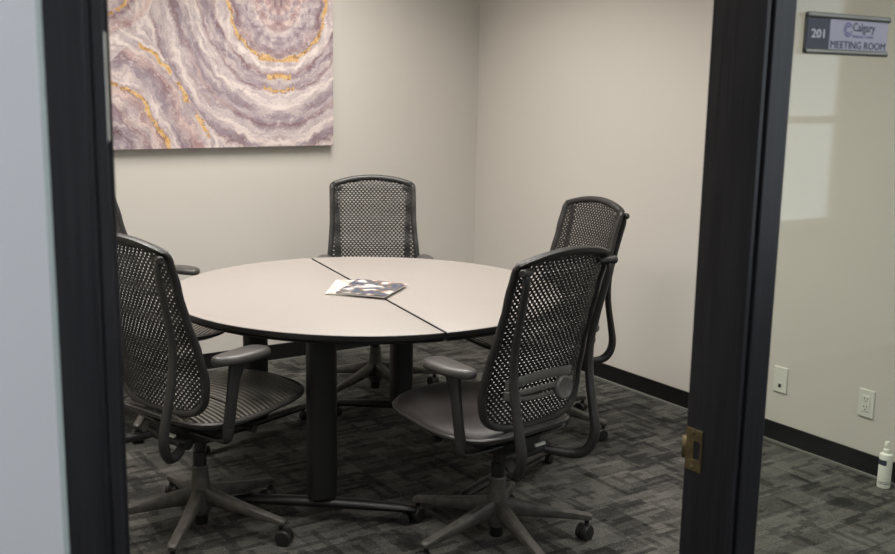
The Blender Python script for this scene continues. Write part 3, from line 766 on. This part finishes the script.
def seat_ribs():
    bm = bmesh.new(); y = -0.185
    while y < 0.315:
        w = seat_w(y) * 0.955; N = 14
        if w > 0.05:
            rows = []
            bow = 0.030
            for k in range(N + 1):
                u = -1 + 2 * k / N; x = w * u; yy = y + bow * (1 - u * u) * (1 if y > 0.0 else 0.6)
                z = seat_h(x, yy) + 0.001
                rows.append([bm.verts.new((x, yy - 0.0056, z - 0.006)), bm.verts.new((x, yy - 0.0044, z)), bm.verts.new((x, yy + 0.0044, z)), bm.verts.new((x, yy + 0.0056, z - 0.006))])
            for a, b_ in zip(rows, rows[1:]):
                for q in range(4): bm.faces.new((a[q], b_[q], b_[(q + 1) % 4], a[(q + 1) % 4]))
            bm.faces.new(rows[0]); bm.faces.new(rows[-1][::-1])
        y += 0.0185
    for sx_ in (-0.12, 0.0, 0.12):     # runners that tie the ribs together
        tube(bm, [(sx_, yy, seat_h(sx_, yy) - 0.006) for yy in [-0.18 + 0.03 * q for q in range(18)]], (0.004, 0.002), 6)
    return new_obj('seat', bm, RIBM, smooth=False)
def seat_cushion():
    bm = bmesh.new()
    loft(bm, [seat_loop(0.93, -0.004), seat_loop(0.985, 0.002), seat_loop(0.992, 0.012), seat_loop(0.97, 0.024), seat_loop(0.92, 0.0315), seat_loop(0.84, 0.034), seat_loop(0.7, 0.033), seat_loop(0.5, 0.031), seat_loop(0.25, 0.030), seat_loop(0.02, 0.030)])
    o = new_obj('seat', bm, SEATF, angle=80); return o

def armrest(s, low=0.0):
    bm = bmesh.new()
    # post
    tube(bm, [(s * 0.250, -0.076, 0.405), (s * 0.256, -0.070, 0.47 - low * 0.4), (s * 0.257, -0.056, 0.56 - low * 0.8), (s * 0.254, -0.036, 0.632 - low)], [(0.020, 0.0125), (0.0215, 0.0100), (0.0230, 0.0095), (0.032, 0.013)], 14, up=(1, 0, 0), power=3.2, smoothn=4)
    # lower sleeve and bracket to the mechanism
    tube(bm, [(s * 0.250, -0.076, 0.41), (s * 0.249, -0.077, 0.385), (s * 0.240, -0.078, 0.368), (s * 0.20, -0.080, 0.362), (s * 0.12, -0.085, 0.362), (s * 0.06, -0.09, 0.365)], [(0.0155, 0.020), (0.0155, 0.020), (0.013, 0.016), (0.007, 0.013), (0.007, 0.013), (0.010, 0.014)], 12, up=(0, 1, 0.01), smoothn=3)
    post = new_obj('armrest', bm, PLAST)
    # pad
    yaw = radians(7) * s
    def loop(sc, z, n=40):
        L = []
        for k in range(n):
            a = 2 * pi * k / n; ca, sa = cos(a), sin(a); p = 2 / 2.7
            y = 0.122 * math.copysign(abs(sa) ** p, sa)
            wdt = 0.049 + 0.009 * (y / 0.122)
            x = wdt * math.copysign(abs(ca) ** p, ca)
            x -= 0.010 * (y / 0.122) ** 2 * s
            x, y = x * sc[0], y * sc[1]
            xr, yr = x * cos(yaw) - y * sin(yaw), x * sin(yaw) + y * cos(yaw)
            L.append((s * 0.249 + xr, -0.010 + yr, z - low + 0.006 * (y / 0.122) ** 2 * (-1 if y > 0 else 0.4)))
        return L
    bm = bmesh.new(); loft(bm, [loop((0.6, 0.85), 0.6285), loop((0.9, 0.96), 0.631), loop((1.0, 1.0), 0.640), loop((0.995, 1.0), 0.648), loop((0.93, 0.975), 0.656), loop((0.78, 0.93), 0.6595), loop((0.5, 0.8), 0.6612), loop((0.05, 0.2), 0.662)])
    new_obj('arm_pad', bm, PADM, post, angle=80)
    return post

def chair_base(rel):
    bm = bmesh.new()
    lathe(bm, [(0.026, 0.058), (0.034, 0.068), (0.040, 0.10), (0.038, 0.135), (0.031, 0.19), (0.028, 0.225), (0.030, 0.235), (0.026, 0.24)], 24)
    hub = new_obj('base_hub', bm, BASEG)
    for k in range(5):
        a = rel + 2 * pi * k / 5; d = Vector((cos(a), sin(a), 0)); bm = bmesh.new()
        P = [d * 0.026 + Vector((0, 0, 0.128)), d * 0.09 + Vector((0, 0, 0.119)), d * 0.19 + Vector((0, 0, 0.102)), d * 0.29 + Vector((0, 0, 0.087)), d * 0.325 + Vector((0, 0, 0.081)), d * 0.338 + Vector((0, 0, 0.078))]
        tube(bm, P, [(0.022, 0.034), (0.021, 0.027), (0.018, 0.020), (0.016, 0.014), (0.017, 0.013), (0.010, 0.008)], 12, up=(0, 0, 1), power=3.0, smoothn=3)
        new_obj('base_leg', bm, BASEG, hub)
    return hub
def caster(rel, k):
    a = rel + 2 * pi * k / 5; c = Vector((cos(a) * 0.322, sin(a) * 0.322, 0)); sw = random.uniform(0, 2 * pi) if k not in (0,) else rel + 1.9
    rt = Matrix.Translation((c.x, c.y, 0)) @ Matrix.Rotation(sw, 4, 'Z')
    bm = bmesh.new(); tube(bm, [(0, 0, 0.045), (0, 0, 0.082)], 0.008, 10)
    # hood between the wheels
    L1 = []; 
    for yy in (-0.0045, 0.0045):
        L1.append([(0.012 + 0.027 * cos(q), yy, 0.0295 + 0.029 * sin(q)) for q in [pi * 2 * j_ / 16 for j_ in range(16)]])
    loft(bm, L1)
    for v in bm.verts: v.co = rt @ v.co
    o = new_obj('caster', bm, BLACK)
    for sd in (-1, 1):
        bm = bmesh.new(); m_ = rt @ Matrix.Translation((0.012, sd * 0.014, 0.0285)) @ Matrix.Rotation(-pi / 2 * sd, 4, 'X')
        lathe(bm, [(0.020, -0.0085), (0.0285, -0.007), (0.0285, 0.005), (0.024, 0.009), (0.010, 0.0105), (0, 0.0105)], 24, m_)
        new_obj('wheel', bm, WHEEL, o)
    return o
def mechanism():
    bm = bmesh.new()
    lay = []
    for z, sx_, y0, y1 in ((0.322, 0.045, -0.075, 0.070), (0.335, 0.070, -0.13, 0.10), (0.365, 0.085, -0.15, 0.14), (0.395, 0.090, -0.15, 0.17), (0.412, 0.12, -0.15, 0.19)):
        L = []
        for k in range(24):
            a = 2 * pi * k / 24; ca, sa = cos(a), sin(a)
            L.append((sx_ * math.copysign(abs(ca) ** .6, ca), (y0 + y1) / 2 + (y1 - y0) / 2 * math.copysign(abs(sa) ** .6, sa), z))
        lay.append(L)
    loft(bm, lay)
    tube(bm, [(-0.105, -0.125, 0.352), (0.105, -0.125, 0.352)], 0.019, 14)
    o = new_obj('tilt_mechanism', bm, UNDER)
    for (p, q) in (((0.10, 0.02, 0.385), (0.215, 0.045, 0.392)), ((-0.10, 0.05, 0.385), (-0.205, 0.08, 0.39))):
        bm = bmesh.new(); s = 1 if p[0] > 0 else -1
        tube(bm, [p, (q[0] - s * 0.03, q[1], q[2]), q], [0.006, 0.006, 0.006], 10)
        tube(bm, [(q[0] - s * 0.004, q[1], q[2]), (q[0] + s * 0.022, q[1] + 0.002, q[2])], 0.013, 14)
        new_obj('lever', bm, BLACK, o)
    bm = bmesh.new(); box(bm, 0.020, 0.066, -0.156, -0.146, 0.374, 0.383)
    cl = new_obj('plate_edge', bm, CLIP, o, smooth=False); cl['label'] = 'pale metal plate edge'
    return o
def gas_lift():
    bm = bmesh.new(); lathe(bm, [(0.0, 0.022), (0.022, 0.022), (0.0235, 0.026), (0.0235, 0.29), (0.019, 0.292), (0.019, 0.335), (0.0, 0.335)], 20)
    return new_obj('gas_lift', bm, BLACK)
def lumbar():
    root = None
    def band(z0, zc, hw, hh, th, off, u0=-0.185, u1=0.185):
        bm = bmesh.new(); pts = []
        for k in range(17):
            u = u0 + (u1 - u0) * k / 16; z = z0 + (zc - z0) * (1 - ((2 * k / 16) - 1) ** 2)
            p = S(u, z); edge = (abs(u) / 0.16) ** 4
            pts.append(p + Vector((0, -off * (1 - 0.6 * edge), 0)))
        tube(bm, pts, (th, hh), 10, up=(0, 0, 1), power=3.0)
        return bm
    root = new_obj('lumbar_support', band(0.640, 0.655, 0, 0.017, 0.004, 0.014, -0.155, 0.155), LUMB)
    new_obj('lumbar_band', band(0.612, 0.618, 0, 0.0095, 0.006, 0.034, -0.16, 0.16), LUMB, root)
    new_obj('lumbar_band', band(0.600, 0.590, 0, 0.0080, 0.006, 0.034, -0.16, 0.16), LUMB, root)
    bm = bmesh.new(); p = S(KU, KZ) + Vector((0, -0.040, 0))
    m_ = Matrix.Translation(p) @ Matrix.Rotation(radians(90 - 4), 4, 'X')
    lathe(bm, [(0.014, -0.012), (0.030, -0.010), (0.0385, 0.0), (0.040, 0.010), (0.036, 0.0180), (0.032, 0.0170), (0.021, 0.0125), (0.0, 0.0110)], 36, m_)
    new_obj('lumbar_knob', bm, LUMB, root, angle=80)
    return root
KU, KZ = 0.076, 0.602

PARTS = {}
def build_chair(name, upholstered, lumb, low=0.0):
    root = empty(name)
    def put(key, fn):
        if key in PARTS: o = dup(PARTS[key])
        else: o = fn(); PARTS[key] = o
        o.parent = root
        return o
    put('pan', seat_pan)
    (put('cushion', seat_cushion) if upholstered else put('ribs', seat_ribs))
    put('mesh', mesh_back); put('frame', back_frame)
    for s in (-1, 1): put('upright%d' % s, lambda: upright(s))
    for s in (-1, 1): put('arm%d_%g' % (s, low), lambda: armrest(s, low))
    put('mech', mechanism); put('lift', gas_lift)
    if lumb: put('lumb', lumbar)
    return root
def kids(o): return [c for c in bpy.data.objects if c.parent == o]
def dup(o, parent=None):
    c = o.copy(); col.objects.link(c); c.parent = parent
    for k in kids(o): dup(k, c)
    return c
GROUP = 'office chairs around the round table'
def lift_chair(root, dz, arm):
    """raise everything above the base: the gas lift is extended a little"""
    for c in kids(root):
        if c.name.split('.')[0] not in ('base_hub', 'caster', 'gas_lift'): c.location.z += dz
        if c.name.split('.')[0] == 'armrest': c.location.z += arm
CH = [
    # x, y, facing, base leg world angle, height offset, upholstered, lumbar, label
    (1.240, 3.365, 17.5, 17, 0.018, False, False, 'mesh-back office chair with ribbed seat in the left foreground, beside the left door jamb'),
    (2.072, 2.736, 98.3, 44, -0.010, True, True, 'mesh-back office chair with padded seat and round lumbar knob in the right foreground'),
    (2.595, 4.486, -116.0, -14, -0.004, False, False, 'mesh-back office chair facing the doorway from the far side of the round table'),
    (2.960, 3.615, 175.0, 9, -0.026, False, False, 'mesh-back office chair near the right wall, partly behind the chair with the lumbar knob'),
    (1.503, 4.608, -38, 20, -0.012, False, False, 'mesh-back office chair mostly hidden behind the left foreground chair, its armrest by the table edge'),
]
for (x, y, face, ba, dz, up_, lu, label) in CH:
    ch = build_chair('office_chair', up_, lu, 0.10 if x > 2.9 else 0.0)
    rz = radians(face - 90)
    rel = radians(ba) - rz
    hub = chair_base(rel); hub.parent = ch
    for k in range(5): caster(rel, k).parent = ch
    lift_chair(ch, dz, 0.018 if x < 1.3 else 0.0)
    if up_:                    # this seat is slid forward
        for c in kids(ch):
            if c.name.split('.')[0] in ('seat', 'seat_pan'): c.location.y += 0.022; c.location.z -= 0.012
    if face == -38:            # pads slid forward on this chair
        for c in kids(ch):
            if c.name.split('.')[0] == 'armrest': c.location.y += 0.03
    ch.location = (x, y, 0); ch.rotation_euler = (0, 0, rz)
    tag(ch, label, 'chair', GROUP)

# ------------------------------------------------------------------ camera
cam = bpy.data.cameras.new('camera'); co = bpy.data.objects.new('camera', cam); col.objects.link(co)
cam.sensor_width = 36.0; cam.sensor_fit = 'HORIZONTAL'; cam.lens = F_PX * 36.0 / 895.0
M = Matrix(((Rv.x, Uv.x, -Wv.x, 0), (Rv.y, Uv.y, -Wv.y, 0), (Rv.z, Uv.z, -Wv.z, CAM_H), (0, 0, 0, 1)))
co.matrix_world = M
cam.dof.use_dof = True; cam.dof.focus_distance = 3.6; cam.dof.aperture_fstop = 7.1
cam.clip_start = 0.02
scene.camera = co

w = bpy.data.worlds.new('world'); scene.world = w; w.use_nodes = True
w.node_tree.nodes['Background'].inputs[0].default_value = (0.6, 0.7, 0.8, 1); w.node_tree.nodes['Background'].inputs[1].default_value = 0.3
scene.view_settings.view_transform = 'Standard'; scene.view_settings.look = 'None'
scene.view_settings.exposure = 0.22; scene.view_settings.gamma = 1.0; scene.view_settings.use_curve_mapping = False
